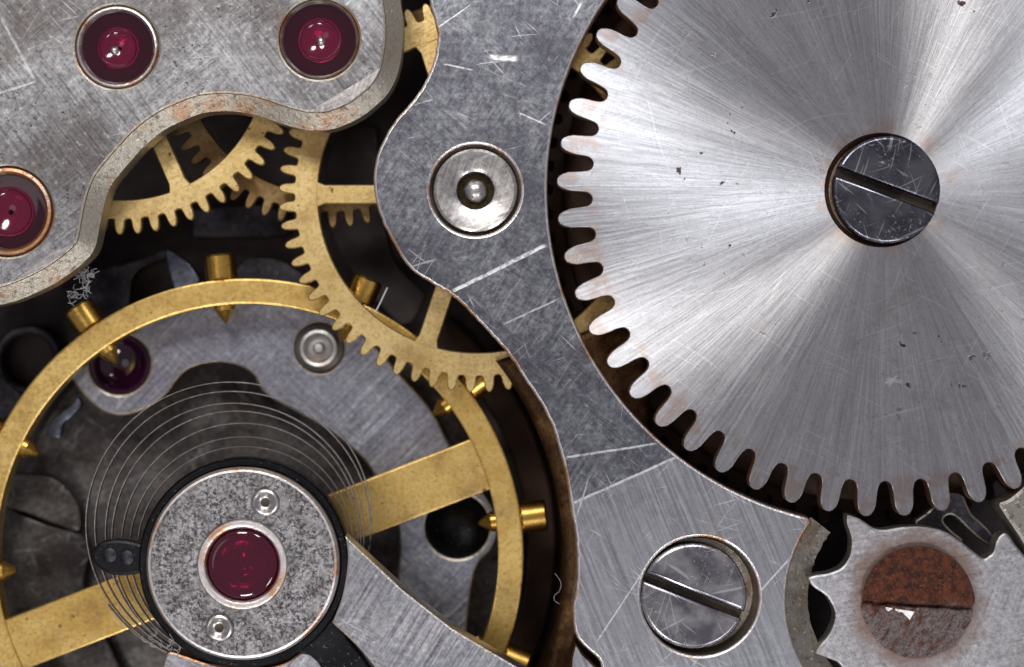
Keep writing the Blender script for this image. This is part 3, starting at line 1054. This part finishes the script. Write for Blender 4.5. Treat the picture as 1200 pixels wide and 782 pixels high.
mb.lathe([(S(38, zP) - 0.005, zP - 0.02), (0.36, zP + 0.015), (0.33, zP - 0.03), (0.28, zP - 0.09), (0.15, zP - 0.02), (0.05, zP + 0.0), (0, zP)], c[0], c[1], 48)
mb.build('dark_jewel', M['black'], palb, loc=(c[0], c[1], zP), sharp=60)
c = W(374, 408, zP)
mb = MB()
mb.lathe([(0, zP + 0.10), (0.05, zP + 0.09), (0.075, zP + 0.05), (0.08, zP - 0.02), (0.14, zP - 0.03), (0.165, zP + 0.03), (0.19, zP + 0.12), (0.225, zP + 0.13), (0.275, zP + 0.08), (0.29, zP + 0.02), (S(29, zP) - 0.004, zP - 0.03)],
         c[0], c[1], 48)
mb.build('stud', M['edge_steel'], palb, loc=(c[0], c[1], zP))

# other low pieces in the shadows ----------------------------------
def low_plate(name, pts, z, thick, mat, label, cat, sm=4, bev=0.02, group=None):
    mb = MB()
    mb.plate(WP(spline(pts, sm), z), z - thick, z, bev=bev)
    cx = sum(p[0] for p in pts) / len(pts)
    cy = sum(p[1] for p in pts) / len(pts)
    o = mb.build(name, mat, loc=(*W(cx, cy, z), z - thick))
    return tag(o, label, cat, group)


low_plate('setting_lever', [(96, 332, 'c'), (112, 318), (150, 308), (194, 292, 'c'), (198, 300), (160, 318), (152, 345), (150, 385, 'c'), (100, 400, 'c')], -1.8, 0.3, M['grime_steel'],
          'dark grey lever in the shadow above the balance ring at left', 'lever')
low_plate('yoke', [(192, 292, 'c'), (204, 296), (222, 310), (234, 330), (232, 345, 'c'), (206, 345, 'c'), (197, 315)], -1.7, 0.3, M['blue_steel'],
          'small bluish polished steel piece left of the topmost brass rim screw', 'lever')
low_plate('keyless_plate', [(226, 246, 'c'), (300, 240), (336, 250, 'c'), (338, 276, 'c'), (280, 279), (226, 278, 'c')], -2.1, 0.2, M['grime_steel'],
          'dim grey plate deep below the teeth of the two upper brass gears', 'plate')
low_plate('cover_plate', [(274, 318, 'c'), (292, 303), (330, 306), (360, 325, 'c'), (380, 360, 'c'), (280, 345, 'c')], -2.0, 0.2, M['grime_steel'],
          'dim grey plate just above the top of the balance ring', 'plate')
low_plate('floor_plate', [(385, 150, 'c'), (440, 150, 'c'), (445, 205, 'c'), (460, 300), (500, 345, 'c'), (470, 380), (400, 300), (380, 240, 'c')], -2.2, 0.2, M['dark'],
          'very dark plate seen through the window of the bright brass gear', 'plate')
low_plate('pallet_fork', [(54, 507), (60, 492), (72, 482), (84, 474), (90, 466), (95, 474), (86, 486), (74, 496), (70, 512), (60, 512)], -1.75, 0.2, M['blue_steel'],
          'small bright steel fork tip inside the left of the balance ring', 'lever')
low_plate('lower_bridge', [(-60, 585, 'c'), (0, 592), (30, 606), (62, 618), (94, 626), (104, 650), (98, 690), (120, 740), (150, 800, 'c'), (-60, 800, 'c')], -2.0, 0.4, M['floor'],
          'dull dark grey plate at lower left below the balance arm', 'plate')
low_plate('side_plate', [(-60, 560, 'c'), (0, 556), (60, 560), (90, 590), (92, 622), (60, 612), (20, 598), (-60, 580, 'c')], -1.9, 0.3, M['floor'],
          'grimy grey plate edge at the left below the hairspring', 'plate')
c = W(32, 422, -2.0)
mb = MB()
mb.lathe([(0.33, -2.5), (0.33, -2.02), (0.36, -1.99), (0.41, -1.99), (0.44, -2.03), (0.44, -2.5)], c[0], c[1], 48)
o = mb.build('bearing_ring', M['grime_steel'], loc=(c[0], c[1], -2.5))
tag(o, 'faint dark ring outside the balance rim at the left edge', 'ring')
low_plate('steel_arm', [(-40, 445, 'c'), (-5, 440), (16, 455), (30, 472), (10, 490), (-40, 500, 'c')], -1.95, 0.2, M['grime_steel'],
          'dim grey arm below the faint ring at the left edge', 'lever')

# ------------------------------------------------------------------ balance
zB0 = -1.06
bal = empty('balance', (BAL[0], BAL[1], -1.5), 'large brass balance ring with two arms and brass rim screws at lower left', 'balance wheel')
rO, rI = S(324, zB0), S(294, zB0)
mb = MB()
mb.plate(circle(BAL[0], BAL[1], rO, 180), zB0 - 0.30, zB0, holes=[circle(BAL[0], BAL[1], rI, 180)], bev=0.025, side=0)
mb.build('rim', M['brass_bal'], bal)
arm_a = 21.2
for a in (arm_a, arm_a + 180):
    ca, sa = math.cos(R(a)), math.sin(R(a))
    w = S(31, zB0)
    pr = [(0.3, -w), (rI + 0.06, -w * 1.02), (rI + 0.06, w * 1.02), (0.3, w)]
    mb = MB()
    mb.plate([(BAL[0] + x * ca - y * sa, BAL[1] + x * sa + y * ca) for x, y in pr], zB0 - 0.24, zB0 - 0.03, bev=0.02)
    mb.build('arm', M['brass_bal'], bal)
mb = MB()
mb.lathe([(0.10, zB0 + 0.2), (0.2, zB0 + 0.2), (0.24, zB0 + 0.15), (0.24, zB0 - 0.02), (0.5, zB0 - 0.02), (0.5, zB0 - 0.25), (0.1, zB0 - 0.25)], BAL[0], BAL[1], 32)
mb.build('staff', M['bright_steel'], bal)
for deg in (95.5, 124.6, 154.5, 184, 66.5, 37.0, 7.5, -22, 214):
    a = R(deg)
    ax = (math.cos(a), math.sin(a), 0)
    o0 = (BAL[0], BAL[1], zB0 - 0.14)
    mb = MB()
    mb.rod([(rO - 0.02, 0.10), (rO + 0.005, 0.10), (rO + 0.005, 0.18), (rO + 0.02, 0.195), (rO + 0.29, 0.195), (rO + 0.315, 0.175), (rO + 0.315, 0.0)], o0, ax, 28)
    s = mb.build('rim_screw', M['gold'], bal)
    mb = MB()
    mb.rod([(rI + 0.02, 0.125), (rI - 0.06, 0.125), (rI - 0.09, 0.10), (rI - 0.20, 0.035), (rI - 0.23, 0.0)], o0, ax, 24)
    mb.build('screw_tip', M['gold'], s)

# ------------------------------------------------------------------ hairspring
pts = []
turns = 7.8
N = 700
for i in range(N + 1):
    t = i / N
    ph = -2.5 + t * turns * 2 * math.pi
    rr = 112 + (171 - 112) * t ** 0.84 + 1.6 * math.sin(ph * 0.37) + 1.1 * math.sin(ph * 2 + t * 9)
    cx = 288 + (266 - 288) * t
    cy = 654 + (610 - 654) * t
    z = -0.62
    x, y = W(cx + rr * math.cos(ph), cy + rr * math.sin(ph), z)
    pts.append((x, y, z))
mb = MB()
mb.tube(pts, 0.01, flat=(0.005, 0.05))
hs = mb.build('hairspring', M['hair'], loc=(*W(275, 630, -0.62), -0.68), sharp=60)
tag(hs, 'fine coiled steel hairspring spiralling around the capped jewel', 'spring')
mb = MB()
mb.lathe([(0.1, -0.60), (0.28, -0.60), (0.30, -0.62), (0.30, -0.80), (0.1, -0.80)], BAL[0], BAL[1], 32)
mb.build('collet', M['brass_dim'], hs)

# ------------------------------------------------------------------ balance cock
CK = W(284, 661, 0.10)
zK = 0.0
arm = [(404, 628, 'c'), (472, 691, 'c'), (531, 737, 'c'), (609, 783, 'c'), (700, 835, 'c'), (700, 900, 'c'), (520, 900, 'c'), (440, 784, 'c'), (424, 764), (407, 747), (388.5, 730, 'c'), (399, 704), (405, 676), (407, 650)]
mb = MB()
mb.plate(WP(spline(arm, 5), zK), -0.42, zK, bev=0.03, side=1, bevmat=1)
cock = empty('balance_cock', (CK[0], CK[1], -0.42), 'steel balance cock with a round pitted cap holding a magenta jewel at lower left', 'bridge')
mb.build('cock_arm', [M['cock'], M['edge_steel']], cock)
# lower lip of the cock left of the regulator tail
mb = MB()
mb.plate(WP(spline([(188, 790, 'c'), (196, 765), (215, 768), (240, 776), (290, 783), (330, 778), (352, 764, 'c'), (372, 768), (392, 790, 'c'), (400, 880, 'c'), (190, 880, 'c')], 4), -0.12), -0.5, -0.12, bev=0.03, side=1, bevmat=1)
mb.build('cock_foot', [M['cock'], M['edge_copper']], cock)
# round cap
mb = MB()
mb.lathe([(0.50, 0.02), (0.515, 0.085), (0.53, 0.10), (1.075, 0.10)], CK[0], CK[1], 96)
mb.lathe([(1.075, 0.10), (1.10, 0.095), (1.128, 0.06), (1.13, 0.03), (1.13, -0.25)], CK[0], CK[1], 96, mi=1)
cap = mb.build('cap', [M['speckled'], M['edge_mix']], cock, loc=(CK[0], CK[1], 0.10))
mb = MB()
mb.lathe([(0.425, -0.05), (0.425, 0.085), (0.445, 0.115), (0.475, 0.125), (0.515, 0.118), (0.53, 0.10), (0.53, 0.0)], CK[0] + 0.0, CK[1] - 0.01, 64)
setting = mb.build('jewel_setting', M['edge_mix'], cock, loc=(CK[0] + 0.3, CK[1], 0.1))
mb = MB()
jx, jy = CK[0], CK[1] - 0.01
mb.lathe([(0, 0.088), (0.10, 0.090), (0.25, 0.094), (0.33, 0.097), (0.375, 0.094), (0.405, 0.07), (0.423, 0.03), (0.423, -0.10), (0.36, -0.16), (0.20, -0.19), (0.10, -0.17), (0, -0.14)], jx, jy, 72)
mb.build('cap_jewel', M['ruby_clear'], setting, loc=(jx, jy, 0.1), sharp=60)
mb = MB()
mb.lathe([(0.0, -0.26), (0.10, -0.25), (0.22, -0.235), (0.34, -0.20), (0.424, -0.13)], jx, jy, 64)
mb.build('cup', M['bright_steel'], setting, loc=(jx, jy, -0.2))  # unseen bright bowl added under the stone for inner reflections
for px, py in ((311, 589), (257, 736)):
    c = W(px, py, 0.11)
    mb = MB()
    mb.lathe([(0.0, 0.104), (0.055, 0.106), (0.085, 0.118), (0.115, 0.150), (0.13, 0.157), (0.15, 0.148), (0.165, 0.115), (0.168, 0.098)], c[0], c[1], 32, mis=[1, 0, 0, 0, 0, 0, 1])
    mb.build('cap_rivet', [M['bright_steel'], M['slot']], cock, loc=(c[0], c[1], 0.1))

# regulator: ring round the cap, its boss with the curb pins, and its tail
zR = -0.03
reg = empty('regulator', (CK[0], CK[1], -0.30), 'black regulator ring around the round cap with a two-pin boss and a tail', 'regulator')
mb = MB()
mb.lathe([(1.135, -0.06), (1.15, zR), (1.21, zR), (1.235, zR - 0.03), (1.235, -0.30), (1.135, -0.30)], CK[0], CK[1], 96)
mb.build('ring', M['black'], reg)
mb = MB()
mb.plate(WP(spline([(386, 700, 'c'), (403, 742), (424, 770), (445, 800, 'c'), (440, 900, 'c'), (410, 900, 'c'), (380, 790), (350, 764), (330, 772, 'c')], 4), zR - 0.05), -0.3, zR - 0.05, bev=0.03)
mb.build('tail', M['black'], reg)
mb = MB()
mb.plate(WP(spline([(107, 655), (111, 641), (124, 634), (145, 633), (168, 638, 'c'), (166, 672, 'c'), (145, 675), (122, 671)], 5), -0.20), -0.42, -0.20, bev=0.04)
boss = mb.build('boss', M['black'], reg)
for px, py in ((128, 651), (148.5, 654)):
    c = W(px, py, -0.17)
    mb = MB()
    mb.lathe([(0, -0.165), (0.05, -0.168), (0.085, -0.185), (0.095, -0.22), (0.095, -0.75)], c[0], c[1], 24)
    mb.build('curb_pin', M['grime_steel'], boss, loc=(c[0], c[1], -0.2))

# ------------------------------------------------------------------ lint
def lint(label, strands, r=0.006):
    mb = MB()
    for pts in strands:
        P3 = [(*W(x, y, z), z) for x, y, z in pts]
        sm = []
        for i in range(len(P3) - 1):
            for s in range(4):
                a, b = Vector(P3[i]), Vector(P3[i + 1])
                sm.append(tuple(a.lerp(b, s / 4)))
        sm.append(P3[-1])
        mb.tube(sm, r, 5)
    o = mb.build('lint_fibre', M['lint'], loc=(*W(strands[0][0][0], strands[0][0][1], strands[0][0][2]), strands[0][0][2]))
    return tag(o, label, 'lint', 'lint fibres')


rs = random.Random(3)


def tuft(cx, cy, z, n, sx, sy, ln):
    out = []
    for k in range(n):
        x, y = cx + rs.gauss(0, sx), cy + rs.gauss(0, sy)
        a, da = rs.uniform(0, 6.28), rs.uniform(-0.9, 0.9)
        zz = z + rs.uniform(-0.05, 0.08)
        p = [(x, y, zz)]
        for q in range(6):
            a += da + rs.uniform(-0.5, 0.5)
            x += ln * math.cos(a)
            y += ln * math.sin(a)
            p.append((x, y, zz + rs.uniform(-0.03, 0.03)))
        out.append(p)
    return out


lint('pale tuft of lint hanging below the corner of the upper left bridge', tuft(94, 318, -0.5, 26, 3.5, 3.5, 1.7) + tuft(104, 322, -0.5, 20, 4, 2.5, 1.9) + tuft(101, 336, -0.5, 14, 2, 4, 1.8) + tuft(88, 345, -0.55, 12, 2, 5, 1.8), 0.0045)
lint('single white fibre in the dark window of the bright brass gear', [[(454, 337, -0.6), (447, 352, -0.6), (440, 366, -0.62)]], 0.010)
lint('thin curled hair lying near the right wall of the balance recess', [[(*p, -0.5) for p in spline([(650, 672), (657, 682), (656, 692), (650, 698), (650, 704), (656, 708)], 5, closed=False)]], 0.0022)
lint('curled lint caught at the lower left edge of the round cap', tuft(183, 748, -0.01, 7, 4, 5, 2.2) + tuft(205, 758, -0.01, 9, 7, 3, 2.2), 0.003)
